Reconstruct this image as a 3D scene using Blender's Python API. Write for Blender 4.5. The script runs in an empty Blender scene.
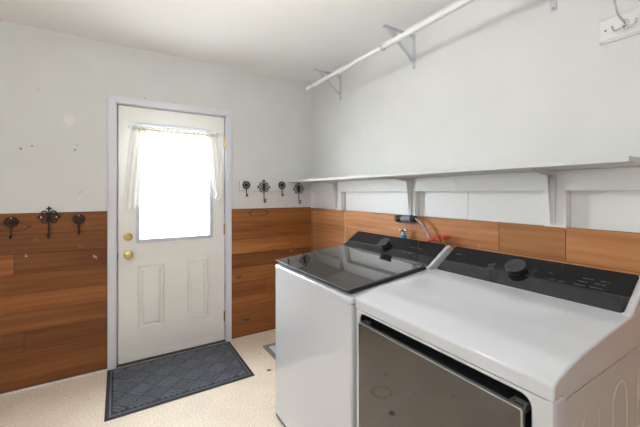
import bpy, bmesh, math, random
from mathutils import Vector, Matrix
random.seed(7)
S = bpy.context.scene
COL = S.collection

# ------------------------------------------------------------------ camera
CAM_H = 1.36
cd = bpy.data.cameras.new('camera')
cd.sensor_width = 36.0
cd.lens = 326.0 / 640.0 * 36.0
cd.shift_y = -20.5 / 640.0
cd.clip_start = 0.02
cam = bpy.data.objects.new('camera', cd)
cam.location = (0, 0, CAM_H)
cam.rotation_euler = (math.pi / 2, 0, -math.atan(202.0 / 326.0))
COL.objects.link(cam)
S.camera = cam

# ------------------------------------------------------------------ view, world, sun, daylight
S.view_settings.view_transform = 'Standard'
S.view_settings.look = 'None'
S.view_settings.exposure = 0.12
S.view_settings.gamma = 1.0
S.view_settings.use_curve_mapping = False
try:
    S.cycles.use_denoising = True
    S.cycles.diffuse_bounces = 8
    S.cycles.max_bounces = 16
    S.cycles.sample_clamp_indirect = 8.0
except Exception:
    pass

w = bpy.data.worlds.new('world')
w.use_nodes = True
S.world = w
wb = w.node_tree.nodes['Background']
wb.inputs['Color'].default_value = (0.86, 0.93, 1.0, 1)
wb.inputs['Strength'].default_value = 27.0

sd = bpy.data.lights.new('sun', 'SUN')
sd.energy = 110.0
sd.angle = math.radians(1.0)
sd.color = (1.0, 0.95, 0.88)
so = bpy.data.objects.new('sun', sd)
so.rotation_euler = (math.radians(18), math.radians(38), 0)
so.location = (4, 2, 8)
COL.objects.link(so)

LAMP_STRENGTH = 29.0

def portal(name, loc, rot, sx, sy):
    d = bpy.data.lights.new(name, 'AREA')
    d.shape = 'RECTANGLE'; d.size = sx; d.size_y = sy
    d.cycles.is_portal = True
    o = bpy.data.objects.new(name, d)
    o.location = loc; o.rotation_euler = rot
    COL.objects.link(o)
portal('daylight_portal', (0.42, 3.11, 1.44), (math.radians(-90), 0, 0), 0.62, 0.98)

# ------------------------------------------------------------------ helpers
def newbm():
    return bmesh.new()

def box(bm, x0, x1, y0, y1, z0, z1, bev=0.0, seg=2, edges=None):
    vs = [bm.verts.new((x, y, z)) for x in (x0, x1) for y in (y0, y1) for z in (z0, z1)]
    def v(i, j, k): return vs[i * 4 + j * 2 + k]
    F = [(v(0,0,0), v(0,0,1), v(0,1,1), v(0,1,0)), (v(1,0,0), v(1,1,0), v(1,1,1), v(1,0,1)),
         (v(0,0,0), v(1,0,0), v(1,0,1), v(0,0,1)), (v(0,1,0), v(0,1,1), v(1,1,1), v(1,1,0)),
         (v(0,0,0), v(0,1,0), v(1,1,0), v(1,0,0)), (v(0,0,1), v(1,0,1), v(1,1,1), v(0,1,1))]
    fs = [bm.faces.new(f) for f in F]
    if bev > 0:
        es = set()
        for f in fs:
            for e in f.edges:
                d = (e.verts[0].co - e.verts[1].co)
                ax = max(range(3), key=lambda i: abs(d[i]))
                if edges is None or ax in edges:
                    es.add(e)
        bmesh.ops.bevel(bm, geom=list(es), offset=bev, segments=seg, profile=0.5, affect='EDGES', clamp_overlap=True)
    return fs

def prism(bm, poly, axis, a0, a1, bev=0.0, seg=2):
    """poly in the two other axes; extruded along axis ('x','y','z') from a0 to a1"""
    def mk(p, a):
        if axis == 'y': return (p[0], a, p[1])
        if axis == 'x': return (a, p[0], p[1])
        return (p[0], p[1], a)
    A = [bm.verts.new(mk(p, a0)) for p in poly]
    B = [bm.verts.new(mk(p, a1)) for p in poly]
    n = len(poly)
    fs = [bm.faces.new(A), bm.faces.new(list(reversed(B)))]
    for i in range(n):
        j = (i + 1) % n
        fs.append(bm.faces.new((A[i], B[i], B[j], A[j])))
    bmesh.ops.recalc_face_normals(bm, faces=fs)
    if bev > 0:
        es = set(e for f in fs[:2] for e in f.edges)
        bmesh.ops.bevel(bm, geom=list(es), offset=bev, segments=seg, profile=0.5, affect='EDGES', clamp_overlap=True)
    return fs

def tube(bm, pts, r, seg=8, cap=True):
    pts = [Vector(p) for p in pts]
    n = len(pts)
    rs = r if isinstance(r, (list, tuple)) else [r] * n
    t0 = (pts[1] - pts[0]).normalized()
    up = Vector((0, 0, 1)) if abs(t0.z) < 0.9 else Vector((1, 0, 0))
    nrm = (up - t0 * up.dot(t0)).normalized()
    rings = []
    for i in range(n):
        if i == 0: t = t0
        elif i == n - 1: t = (pts[-1] - pts[-2]).normalized()
        else: t = ((pts[i + 1] - pts[i]).normalized() + (pts[i] - pts[i - 1]).normalized()).normalized()
        nrm = (nrm - t * nrm.dot(t)).normalized()
        b = t.cross(nrm)
        rings.append([bm.verts.new(pts[i] + (nrm * math.cos(2 * math.pi * k / seg) + b * math.sin(2 * math.pi * k / seg)) * rs[i]) for k in range(seg)])
    for i in range(n - 1):
        for k in range(seg):
            m = (k + 1) % seg
            bm.faces.new((rings[i][k], rings[i][m], rings[i + 1][m], rings[i + 1][k]))
    if cap:
        bm.faces.new(list(reversed(rings[0]))); bm.faces.new(rings[-1])

def lathe(bm, prof, mat, seg=28):
    """prof: (radius, height) list, revolved about local z and moved by mat"""
    rings = []
    for (r, h) in prof:
        if r < 1e-6:
            rings.append([bm.verts.new(mat @ Vector((0, 0, h)))])
        else:
            rings.append([bm.verts.new(mat @ Vector((r * math.cos(2 * math.pi * k / seg), r * math.sin(2 * math.pi * k / seg), h))) for k in range(seg)])
    for a, b in zip(rings, rings[1:]):
        for k in range(seg):
            m = (k + 1) % seg
            if len(a) == 1 and len(b) == 1: continue
            if len(a) == 1: bm.faces.new((a[0], b[k], b[m]))
            elif len(b) == 1: bm.faces.new((a[k], b[0], a[m]))
            else: bm.faces.new((a[k], b[k], b[m], a[m]))
    if len(rings[0]) > 1: bm.faces.new(rings[0])
    if len(rings[-1]) > 1: bm.faces.new(rings[-1])
    bmesh.ops.recalc_face_normals(bm, faces=bm.faces[:])

def rounded(x0, x1, y0, y1, r, n=6):
    pts = []
    for cx, cy, a in ((x1 - r, y1 - r, 0), (x0 + r, y1 - r, 90), (x0 + r, y0 + r, 180), (x1 - r, y0 + r, 270)):
        for i in range(n + 1):
            t = math.radians(a + 90 * i / n)
            pts.append((cx + r * math.cos(t), cy + r * math.sin(t)))
    return pts

def frame_to(loc, zdir, xdir=(0, 1, 0)):
    z = Vector(zdir).normalized(); x = Vector(xdir); x = (x - z * x.dot(z)).normalized(); y = z.cross(x)
    m = Matrix((x, y, z)).transposed().to_4x4(); m.translation = Vector(loc)
    return m

def rootloc(o):
    p = Vector((0, 0, 0))
    while o is not None:
        p = p + Vector(o.location); o = o.parent
    return p

def part(name, bm, mat, parent=None, base=None, smooth=35):
    """link the bmesh as one mesh object; vertices are in world space and are moved to the parent's base"""
    off = rootloc(parent) if parent is not None else Vector(base or (0, 0, 0))
    bmesh.ops.recalc_face_normals(bm, faces=bm.faces[:])
    for v in bm.verts: v.co -= off
    me = bpy.data.meshes.new(name)
    bm.to_mesh(me); bm.free()
    if smooth:
        for p in me.polygons: p.use_smooth = True
        me.set_sharp_from_angle(angle=math.radians(smooth))
    me.materials.append(mat)
    o = bpy.data.objects.new(name, me)
    COL.objects.link(o)
    if smooth:
        wnm = o.modifiers.new('normals', 'WEIGHTED_NORMAL'); wnm.keep_sharp = True
    if parent is not None: o.parent = parent
    else: o.location = off
    return o

def thing(name, label, cat, loc=(0, 0, 0), group=None):
    o = bpy.data.objects.new(name, None)
    o.empty_display_size = 0.1
    o.location = loc
    COL.objects.link(o)
    return tag(o, label, cat, group)

def tag(o, label, cat, group=None):
    o['label'] = label; o['category'] = cat
    if group: o['group'] = group
    return o

def struct(name, bm, mat, smooth=35):
    o = part(name, bm, mat, smooth=smooth)
    o['kind'] = 'structure'
    return o

def copy_tree(o, parent=None):
    c = o.copy(); COL.objects.link(c)
    if parent is not None: c.parent = parent
    for ch in list(o.children): copy_tree(ch, c)
    return c

# ------------------------------------------------------------------ materials
def M(name, color, rough=0.5, metal=0.0, ior=1.5, bump=0.0, bscale=200.0, var=0.0, vscale=6.0, coat=0.0, spec=None):
    m = bpy.data.materials.new(name); m.use_nodes = True
    nt = m.node_tree; b = nt.nodes['Principled BSDF']
    b.inputs['Base Color'].default_value = (*color, 1)
    b.inputs['Roughness'].default_value = rough
    b.inputs['Metallic'].default_value = metal
    b.inputs['IOR'].default_value = ior
    if coat: b.inputs['Coat Weight'].default_value = coat; b.inputs['Coat Roughness'].default_value = 0.08
    if spec is not None: b.inputs['Specular IOR Level'].default_value = spec
    tc = nt.nodes.new('ShaderNodeTexCoord')
    if bump:
        n = nt.nodes.new('ShaderNodeTexNoise'); n.inputs['Scale'].default_value = bscale; n.inputs['Detail'].default_value = 3
        nt.links.new(tc.outputs['Object'], n.inputs['Vector'])
        bp = nt.nodes.new('ShaderNodeBump'); bp.inputs['Strength'].default_value = bump; bp.inputs['Distance'].default_value = 0.002
        nt.links.new(n.outputs['Fac'], bp.inputs['Height']); nt.links.new(bp.outputs['Normal'], b.inputs['Normal'])
    if var:
        n = nt.nodes.new('ShaderNodeTexNoise'); n.inputs['Scale'].default_value = vscale; n.inputs['Detail'].default_value = 5
        nt.links.new(tc.outputs['Object'], n.inputs['Vector'])
        r = nt.nodes.new('ShaderNodeValToRGB')
        r.color_ramp.elements[0].position = 0.3; r.color_ramp.elements[1].position = 0.7
        r.color_ramp.elements[0].color = (*[c * (1 - var) for c in color], 1)
        r.color_ramp.elements[1].color = (*[min(1, c * (1 + var)) for c in color], 1)
        nt.links.new(n.outputs['Fac'], r.inputs['Fac']); nt.links.new(r.outputs['Color'], b.inputs['Base Color'])
    return m

def node(nt, t, **k):
    n = nt.nodes.new(t)
    for a, v in k.items(): setattr(n, a, v)
    return n

def wood_mat(name, axis, tint, streaks=(), rings=()):
    """cedar boards, grain along axis (0 = x, 1 = y); per-board tone comes from the 'tone' attribute"""
    m = bpy.data.materials.new(name); m.use_nodes = True
    nt = m.node_tree; L = nt.links.new; b = nt.nodes['Principled BSDF']
    b.inputs['Roughness'].default_value = 0.5
    b.inputs['Specular IOR Level'].default_value = 0.3
    tc = node(nt, 'ShaderNodeTexCoord')
    at = node(nt, 'ShaderNodeAttribute', attribute_name='tone')
    off = node(nt, 'ShaderNodeVectorMath', operation='MULTIPLY'); off.inputs[1].default_value = (13.0, 17.0, 3.1)
    L(at.outputs['Color'], off.inputs[0])
    add = node(nt, 'ShaderNodeVectorMath', operation='ADD')
    L(tc.outputs['Object'], add.inputs[0]); L(off.outputs[0], add.inputs[1])
    mp = node(nt, 'ShaderNodeMapping')
    sc = [14.0, 14.0, 14.0]; sc[axis] = 1.1
    mp.inputs['Scale'].default_value = sc
    L(add.outputs[0], mp.inputs['Vector'])
    big = node(nt, 'ShaderNodeTexNoise'); big.inputs['Scale'].default_value = 0.9; big.inputs['Detail'].default_value = 4; big.inputs['Distortion'].default_value = 0.8
    L(mp.outputs[0], big.inputs['Vector'])
    # grain rings: wave driven by the broad noise
    wv = node(nt, 'ShaderNodeTexWave', wave_type='BANDS', bands_direction='Z'); wv.inputs['Scale'].default_value = 0.55; wv.inputs['Distortion'].default_value = 5.0; wv.inputs['Detail'].default_value = 2.0; wv.inputs['Detail Scale'].default_value = 0.6
    L(mp.outputs[0], wv.inputs['Vector'])
    mp2 = node(nt, 'ShaderNodeMapping'); s2 = [90.0, 90.0, 90.0]; s2[axis] = 4.0
    mp2.inputs['Scale'].default_value = s2
    L(add.outputs[0], mp2.inputs['Vector'])
    fine = node(nt, 'ShaderNodeTexNoise'); fine.inputs['Scale'].default_value = 1.0; fine.inputs['Detail'].default_value = 3
    L(mp2.outputs[0], fine.inputs['Vector'])
    mix1 = node(nt, 'ShaderNodeMath', operation='MULTIPLY_ADD'); L(wv.outputs['Fac'], mix1.inputs[0]); mix1.inputs[1].default_value = 0.10; L(big.outputs['Fac'], mix1.inputs[2])
    mix2 = node(nt, 'ShaderNodeMath', operation='MULTIPLY_ADD'); L(fine.outputs['Fac'], mix2.inputs[0]); mix2.inputs[1].default_value = 0.22; L(mix1.outputs[0], mix2.inputs[2])
    rp = node(nt, 'ShaderNodeValToRGB')
    e = rp.color_ramp.elements
    e[0].position = 0.40; e[0].color = (0.20 * tint[0], 0.064 * tint[1], 0.019 * tint[2], 1)
    e[1].position = 0.94; e[1].color = (0.37 * tint[0], 0.15 * tint[1], 0.052 * tint[2], 1)
    k = rp.color_ramp.elements.new(0.64); k.color = (0.285 * tint[0], 0.10 * tint[1], 0.031 * tint[2], 1)
    L(mix2.outputs[0], rp.inputs['Fac'])
    tm = node(nt, 'ShaderNodeMix', data_type='RGBA', blend_type='MULTIPLY'); tm.inputs['Factor'].default_value = 1.0
    L(rp.outputs['Color'], tm.inputs['A']); L(at.outputs['Color'], tm.inputs['B'])
    # small dark knots
    mk = node(nt, 'ShaderNodeMapping'); s3 = [7.0, 7.0, 7.0]; s3[axis] = 3.0
    mk.inputs['Scale'].default_value = s3
    L(add.outputs[0], mk.inputs['Vector'])
    vo = node(nt, 'ShaderNodeTexVoronoi'); vo.inputs['Scale'].default_value = 0.8
    L(mk.outputs[0], vo.inputs['Vector'])
    kr = node(nt, 'ShaderNodeMapRange'); kr.inputs['From Min'].default_value = 0.05; kr.inputs['From Max'].default_value = 0.10
    kr.inputs['To Min'].default_value = 0.65; kr.inputs['To Max'].default_value = 0.0
    L(vo.outputs['Distance'], kr.inputs['Value'])
    km = node(nt, 'ShaderNodeMix', data_type='RGBA'); L(kr.outputs[0], km.inputs['Factor']); L(tm.outputs['Result'], km.inputs['A'])
    km.inputs['B'].default_value = (0.045, 0.016, 0.008, 1)
    # sparse pale scuffs
    sn = node(nt, 'ShaderNodeTexNoise'); sn.inputs['Scale'].default_value = 16.0; sn.inputs['Detail'].default_value = 4
    L(tc.outputs['Object'], sn.inputs['Vector'])
    sr = node(nt, 'ShaderNodeMapRange'); sr.inputs['From Min'].default_value = 0.715; sr.inputs['From Max'].default_value = 0.76; sr.inputs['To Max'].default_value = 0.6
    L(sn.outputs['Fac'], sr.inputs['Value'])
    sm = node(nt, 'ShaderNodeMix', data_type='RGBA'); L(sr.outputs[0], sm.inputs['Factor']); L(km.outputs['Result'], sm.inputs['A'])
    sm.inputs['B'].default_value = (0.62, 0.50, 0.40, 1)
    cur = sm.outputs['Result']
    for cx, cz, rx, rz in rings:                     # dark oval figure lines in the board
        dn = node(nt, 'ShaderNodeTexNoise'); dn.inputs['Scale'].default_value = 14; L(tc.outputs['Object'], dn.inputs['Vector'])
        mp_ = node(nt, 'ShaderNodeMapping', vector_type='TEXTURE'); mp_.inputs['Location'].default_value = (cx, 0, cz); mp_.inputs['Scale'].default_value = (rx, 1000, rz); L(tc.outputs['Object'], mp_.inputs['Vector'])
        ln = node(nt, 'ShaderNodeVectorMath', operation='LENGTH'); L(mp_.outputs[0], ln.inputs[0])
        ad = node(nt, 'ShaderNodeMath', operation='MULTIPLY_ADD'); L(dn.outputs['Fac'], ad.inputs[0]); ad.inputs[1].default_value = 0.9; L(ln.outputs['Value'], ad.inputs[2])
        d_ = node(nt, 'ShaderNodeMath', operation='SUBTRACT'); L(ad.outputs[0], d_.inputs[0]); d_.inputs[1].default_value = 1.35
        a_ = node(nt, 'ShaderNodeMath', operation='ABSOLUTE'); L(d_.outputs[0], a_.inputs[0])
        r_ = node(nt, 'ShaderNodeMapRange'); r_.inputs['From Min'].default_value = .03; r_.inputs['From Max'].default_value = .13; r_.inputs['To Min'].default_value = 0.75; r_.inputs['To Max'].default_value = 0.0
        L(a_.outputs[0], r_.inputs['Value'])
        x_ = node(nt, 'ShaderNodeMix', data_type='RGBA'); L(r_.outputs[0], x_.inputs['Factor']); L(cur, x_.inputs['A']); x_.inputs['B'].default_value = (0.055, 0.02, 0.009, 1)
        cur = x_.outputs['Result']
    if streaks:                                      # pale paint runs down the boards
        sx = node(nt, 'ShaderNodeSeparateXYZ'); L(tc.outputs['Object'], sx.inputs[0])
        pn = node(nt, 'ShaderNodeTexNoise'); pn.inputs['Scale'].default_value = 40; L(tc.outputs['Object'], pn.inputs['Vector'])
        for y, wd in streaks:
            d_ = node(nt, 'ShaderNodeMath', operation='SUBTRACT'); L(sx.outputs[1], d_.inputs[0]); d_.inputs[1].default_value = y
            a_ = node(nt, 'ShaderNodeMath', operation='ABSOLUTE'); L(d_.outputs[0], a_.inputs[0])
            r_ = node(nt, 'ShaderNodeMapRange'); r_.inputs['From Min'].default_value = wd * .5; r_.inputs['From Max'].default_value = wd; r_.inputs['To Min'].default_value = 0.95; r_.inputs['To Max'].default_value = 0.0
            L(a_.outputs[0], r_.inputs['Value'])
            m_ = node(nt, 'ShaderNodeMath', operation='MULTIPLY'); L(r_.outputs[0], m_.inputs[0]); L(pn.outputs['Fac'], m_.inputs[1])
            x_ = node(nt, 'ShaderNodeMix', data_type='RGBA'); L(m_.outputs[0], x_.inputs['Factor']); L(cur, x_.inputs['A']); x_.inputs['B'].default_value = (0.75, 0.70, 0.64, 1)
            cur = x_.outputs['Result']
    L(cur, b.inputs['Base Color'])
    bp = node(nt, 'ShaderNodeBump'); bp.inputs['Strength'].default_value = 0.25; bp.inputs['Distance'].default_value = 0.002
    L(fine.outputs['Fac'], bp.inputs['Height']); L(bp.outputs['Normal'], b.inputs['Normal'])
    return m

def marked_wall():
    m = M('painted_wall_with_nail_holes', (0.635, 0.642, 0.635), 0.6, bump=0.25, bscale=35, var=0.025, vscale=4)
    nt = m.node_tree; L = nt.links.new; b = nt.nodes['Principled BSDF']
    cur = b.inputs['Base Color'].links[0].from_socket
    tc = node(nt, 'ShaderNodeTexCoord')
    nz = node(nt, 'ShaderNodeTexNoise'); nz.inputs['Scale'].default_value = 30; L(tc.outputs['Object'], nz.inputs['Vector'])
    av = node(nt, 'ShaderNodeVectorMath', operation='MULTIPLY_ADD'); L(nz.outputs['Color'], av.inputs[0]); av.inputs[1].default_value = (.05, 0, .05); L(tc.outputs['Object'], av.inputs[2])
    for x, z, r, c, k in MARKS:
        d = node(nt, 'ShaderNodeVectorMath', operation='DISTANCE'); L(av.outputs[0] if r > .02 else tc.outputs['Object'], d.inputs[0])
        d.inputs[1].default_value = (x + (.025 if r > .02 else 0), 2.99, z + (.025 if r > .02 else 0))
        q = node(nt, 'ShaderNodeMapRange'); q.inputs['From Min'].default_value = r * .6; q.inputs['From Max'].default_value = r; q.inputs['To Min'].default_value = k; q.inputs['To Max'].default_value = 0
        L(d.outputs['Value'], q.inputs['Value'])
        x_ = node(nt, 'ShaderNodeMix', data_type='RGBA'); L(q.outputs[0], x_.inputs['Factor']); L(cur, x_.inputs['A']); x_.inputs['B'].default_value = (*c, 1); cur = x_.outputs['Result']
    L(cur, b.inputs['Base Color'])
    return m
MARKS = [(-0.569, 1.665, 0.009, (0.12, 0.11, 0.1), 0.8), (-0.51, 1.688, 0.007, (0.12, 0.11, 0.1), 0.8), (-0.269, 1.677, 0.008, (0.12, 0.11, 0.1), 0.8), (-0.257, 1.714, 0.005, (0.12, 0.11, 0.1), 0.8), (-0.239, 1.367, 0.007, (0.2, 0.19, 0.17), 0.7), (0.186, 2.129, 0.007, (0.2, 0.19, 0.17), 0.7), (-0.304, 1.893, 0.045, (0.76, 0.76, 0.74), 0.55), (-0.478, 2.084, 0.012, (0.5, 0.5, 0.48), 0.5), (-0.052, 1.499, 0.005, (0.2, 0.19, 0.17), 0.6)]

def floor_mat():
    m = bpy.data.materials.new('speckled_vinyl'); m.use_nodes = True
    nt = m.node_tree; L = nt.links.new; b = nt.nodes['Principled BSDF']
    tc = node(nt, 'ShaderNodeTexCoord')
    n1 = node(nt, 'ShaderNodeTexNoise'); n1.inputs['Scale'].default_value = 95.0; n1.inputs['Detail'].default_value = 5; n1.inputs['Roughness'].default_value = 0.7
    L(tc.outputs['Object'], n1.inputs['Vector'])
    r1 = node(nt, 'ShaderNodeValToRGB'); e = r1.color_ramp.elements
    e[0].position = 0.36; e[0].color = (0.66, 0.55, 0.43, 1)
    e[1].position = 0.64; e[1].color = (0.92, 0.83, 0.71, 1)
    k = e.new(0.5); k.color = (0.81, 0.70, 0.57, 1)
    L(n1.outputs['Fac'], r1.inputs['Fac'])
    n2 = node(nt, 'ShaderNodeTexNoise'); n2.inputs['Scale'].default_value = 3.0; n2.inputs['Detail'].default_value = 4
    L(tc.outputs['Object'], n2.inputs['Vector'])
    r2 = node(nt, 'ShaderNodeMapRange'); r2.inputs['From Min'].default_value = 0.3; r2.inputs['From Max'].default_value = 0.7; r2.inputs['To Min'].default_value = 0.95; r2.inputs['To Max'].default_value = 1.08
    L(n2.outputs['Fac'], r2.inputs['Value'])
    mm = node(nt, 'ShaderNodeMix', data_type='RGBA', blend_type='MULTIPLY'); mm.inputs['Factor'].default_value = 1
    L(r1.outputs['Color'], mm.inputs['A']); L(r2.outputs[0], mm.inputs['B'])
    cur = mm.outputs['Result']
    # worn dark spots on the vinyl
    nd = node(nt, 'ShaderNodeTexNoise'); nd.inputs['Scale'].default_value = 45.0
    L(tc.outputs['Object'], nd.inputs['Vector'])
    ndm = node(nt, 'ShaderNodeVectorMath', operation='MULTIPLY_ADD'); L(nd.outputs['Color'], ndm.inputs[0]); ndm.inputs[1].default_value = (0.03, 0.03, 0.0); L(tc.outputs['Object'], ndm.inputs[2])
    for (x, y, r, ring) in ((0.986, 2.336, 0.016, 0), (-0.113, 1.819, 0.011, 0), (0.162, 1.479, 0.02, 0), (-0.309, 1.385, 0.012, 0), (-0.106, 1.536, 0.006, 0), (0.067, 1.671, 0.065, 1), (1.02, 2.62, 0.006, 0), (0.16, 2.02, 0.006, 0), (0.35, 1.98, 0.005, 0)):
        ds = node(nt, 'ShaderNodeVectorMath', operation='DISTANCE'); L(ndm.outputs[0], ds.inputs[0]); ds.inputs[1].default_value = (x + 0.015, y + 0.015, 0)
        src = ds.outputs['Value']
        if ring:
            s = node(nt, 'ShaderNodeMath', operation='SUBTRACT'); L(src, s.inputs[0]); s.inputs[1].default_value = r
            a = node(nt, 'ShaderNodeMath', operation='ABSOLUTE'); L(s.outputs[0], a.inputs[0]); src = a.outputs[0]; rr = 0.0028
        else: rr = r
        mr = node(nt, 'ShaderNodeMapRange'); mr.inputs['From Min'].default_value = rr * 0.75; mr.inputs['From Max'].default_value = rr * 1.15; mr.inputs['To Min'].default_value = 0.9; mr.inputs['To Max'].default_value = 0
        L(src, mr.inputs['Value'])
        mx = node(nt, 'ShaderNodeMix', data_type='RGBA'); L(mr.outputs[0], mx.inputs['Factor']); L(cur, mx.inputs['A']); mx.inputs['B'].default_value = (0.05, 0.04, 0.035, 1)
        cur = mx.outputs['Result']
    L(cur, b.inputs['Base Color'])
    b.inputs['Roughness'].default_value = 0.26; b.inputs['IOR'].default_value = 1.6
    bp = node(nt, 'ShaderNodeBump'); bp.inputs['Strength'].default_value = 0.04; bp.inputs['Distance'].default_value = 0.001
    L(n1.outputs['Fac'], bp.inputs['Height']); L(bp.outputs['Normal'], b.inputs['Normal'])
    return m

def sheer_mat():
    m = bpy.data.materials.new('sheer_cotton'); m.use_nodes = True
    nt = m.node_tree; L = nt.links.new; out = nt.nodes['Material Output']; nt.nodes.remove(nt.nodes['Principled BSDF'])
    d = node(nt, 'ShaderNodeBsdfDiffuse'); d.inputs['Color'].default_value = (0.95, 0.94, 0.91, 1)
    t = node(nt, 'ShaderNodeBsdfTranslucent'); t.inputs['Color'].default_value = (0.30, 0.29, 0.27, 1)
    tr = node(nt, 'ShaderNodeBsdfTransparent')
    a = node(nt, 'ShaderNodeMixShader'); a.inputs[0].default_value = 0.22; L(d.outputs[0], a.inputs[1]); L(t.outputs[0], a.inputs[2])
    tc = node(nt, 'ShaderNodeTexCoord'); n = node(nt, 'ShaderNodeTexNoise'); n.inputs['Scale'].default_value = 60; L(tc.outputs['Object'], n.inputs['Vector'])
    r = node(nt, 'ShaderNodeMapRange'); r.inputs['From Min'].default_value = 0.3; r.inputs['From Max'].default_value = 0.7; r.inputs['To Min'].default_value = 0.005; r.inputs['To Max'].default_value = 0.02
    L(n.outputs['Fac'], r.inputs['Value'])
    b = node(nt, 'ShaderNodeMixShader'); L(r.outputs[0], b.inputs[0]); L(a.outputs[0], b.inputs[1]); L(tr.outputs[0], b.inputs[2])
    L(b.outputs[0], out.inputs['Surface'])
    return m

def pane_mat():
    m = bpy.data.materials.new('clear_window_glass'); m.use_nodes = True
    nt = m.node_tree; L = nt.links.new; out = nt.nodes['Material Output']; nt.nodes.remove(nt.nodes['Principled BSDF'])
    g = node(nt, 'ShaderNodeBsdfGlossy'); g.inputs['Roughness'].default_value = 0.02
    t = node(nt, 'ShaderNodeBsdfTransparent'); t.inputs['Color'].default_value = (0.97, 0.98, 0.98, 1)
    lw = node(nt, 'ShaderNodeLayerWeight'); lw.inputs['Blend'].default_value = 0.5
    pw = node(nt, 'ShaderNodeMath', operation='POWER'); L(lw.outputs['Facing'], pw.inputs[0]); pw.inputs[1].default_value = 5.0
    f = node(nt, 'ShaderNodeMath', operation='MULTIPLY_ADD'); L(pw.outputs[0], f.inputs[0]); f.inputs[1].default_value = 0.9; f.inputs[2].default_value = 0.04
    x = node(nt, 'ShaderNodeMixShader'); L(f.outputs[0], x.inputs[0]); L(t.outputs[0], x.inputs[1]); L(g.outputs[0], x.inputs[2])
    L(x.outputs[0], out.inputs['Surface'])
    return m

def emit_mat(name, col, s):
    m = bpy.data.materials.new(name); m.use_nodes = True
    b = m.node_tree.nodes['Principled BSDF']
    b.inputs['Base Color'].default_value = (*col, 1)
    b.inputs['Emission Color'].default_value = (*col, 1); b.inputs['Emission Strength'].default_value = s
    return m

def braid_mat():
    m = M('braided_steel', (0.55, 0.55, 0.54), 0.35, 0.8)
    nt = m.node_tree; L = nt.links.new; b = nt.nodes['Principled BSDF']
    tc = node(nt, 'ShaderNodeTexCoord'); wv = node(nt, 'ShaderNodeTexWave', bands_direction='DIAGONAL'); wv.inputs['Scale'].default_value = 45
    L(tc.outputs['Object'], wv.inputs['Vector'])
    r = node(nt, 'ShaderNodeValToRGB'); r.color_ramp.elements[0].color = (0.02, 0.02, 0.022, 1); r.color_ramp.elements[1].color = (0.40, 0.39, 0.37, 1)
    L(wv.outputs['Fac'], r.inputs['Fac']); L(r.outputs['Color'], b.inputs['Base Color'])
    return m

WALL = M('painted_wall', (0.635, 0.642, 0.635), 0.6, bump=0.25, bscale=35, var=0.025, vscale=4)
CEIL = M('ceiling_paint', (0.87, 0.865, 0.855), 0.75, bump=0.15, bscale=30)
BOARDPAINT = M('board_paint', (0.84, 0.84, 0.83), 0.45, bump=0.15, bscale=60)
TRIMPAINT = M('casing_paint', (0.66, 0.67, 0.725), 0.35)
DOORPAINT = M('door_paint', (0.80, 0.79, 0.76), 0.35, var=0.02, vscale=3)
WOODB = wood_mat('cedar_along_back', 0, (0.72, 0.70, 0.60), rings=((1.15, 1.168, 0.10, 0.035), (-0.60, 1.125, 0.10, 0.032), (-1.1, 0.74, .12, .03)))
WOODR = wood_mat('cedar_along_side', 1, (1.38, 1.70, 2.05), streaks=((2.372, 0.006), (2.90, 0.004)))
FLOOR = floor_mat()
GREYRUBBER = M('mat_rubber', (0.026, 0.029, 0.036), 0.75)
MATPILE = M('mat_pile', (0.135, 0.145, 0.172), 0.95, bump=0.5, bscale=900, var=0.2, vscale=80)
BRASS = M('polished_brass', (0.58, 0.44, 0.20), 0.2, 1.0)
IRON = M('black_iron', (0.022, 0.018, 0.016), 0.5, 0.3)
SCREW = M('steel_screw', (0.7, 0.7, 0.7), 0.3, 0.9)
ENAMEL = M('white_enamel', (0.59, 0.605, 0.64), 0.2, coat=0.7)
ENAMEL_SHADED = M('shaded_side_enamel', (0.53, 0.515, 0.50), 0.3)  # darker, warmer copy of the white enamel: side's shade put into its colour
LIDGLASS = M('smoked_lid_glass', (0.02, 0.02, 0.018), 0.03, ior=3.6)
DOORGLASS = M('smoked_door_glass', (0.020, 0.015, 0.011), 0.05, ior=1.95)
CONSOLE = M('gloss_black_panel', (0.008, 0.0085, 0.011), 0.03, ior=1.6)
BLACK = M('matte_black_plastic', (0.012, 0.012, 0.014), 0.45)
SILVER = M('silver_trim', (0.42, 0.44, 0.46), 0.28, 0.8)
RINGGREY = M('dark_knob_ring', (0.11, 0.11, 0.12), 0.35, 0.9)
KNOB = M('brushed_grey_knob', (0.075, 0.075, 0.08), 0.38, 0.5)
LETTER = M('printed_lettering', (0.16, 0.165, 0.18), 0.5)
WHITESTEEL = M('white_painted_steel', (0.50, 0.51, 0.56), 0.4)
WHITEROD = M('white_rod_enamel', (0.72, 0.72, 0.73), 0.3)
SHELFPAINT = M('shelf_paint', (0.60, 0.61, 0.61), 0.5, var=0.06, vscale=12)
CHROME = M('chrome', (0.66, 0.66, 0.67), 0.22, 1.0)
SHEER = sheer_mat()
LACE = M('lace_header', (0.72, 0.62, 0.48), 0.9, var=0.45, vscale=90)
PANE = pane_mat()
FRAMEPAINT = M('window_frame_paint', (0.56, 0.59, 0.66), 0.35)
BRACKETPAINT = M('bracket_paint', (0.68, 0.68, 0.69), 0.45)
RED = M('red_enamel', (0.55, 0.03, 0.025), 0.35)
OLDBRASS = M('dull_brass', (0.42, 0.26, 0.10), 0.35, 0.9)
BLUE = M('blue_plastic', (0.03, 0.24, 0.42), 0.4)
GREYPLASTIC = M('blue_grey_plastic', (0.15, 0.17, 0.20), 0.45)
BRAID = braid_mat()
DARKGAP = M('dark_threshold_metal', (0.05, 0.035, 0.028), 0.5)
VENTGREY = M('grey_painted_frame', (0.20, 0.21, 0.22), 0.5)
CONCRETE = M('outside_concrete', (0.55, 0.54, 0.51), 0.9, var=0.1, vscale=2)
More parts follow.
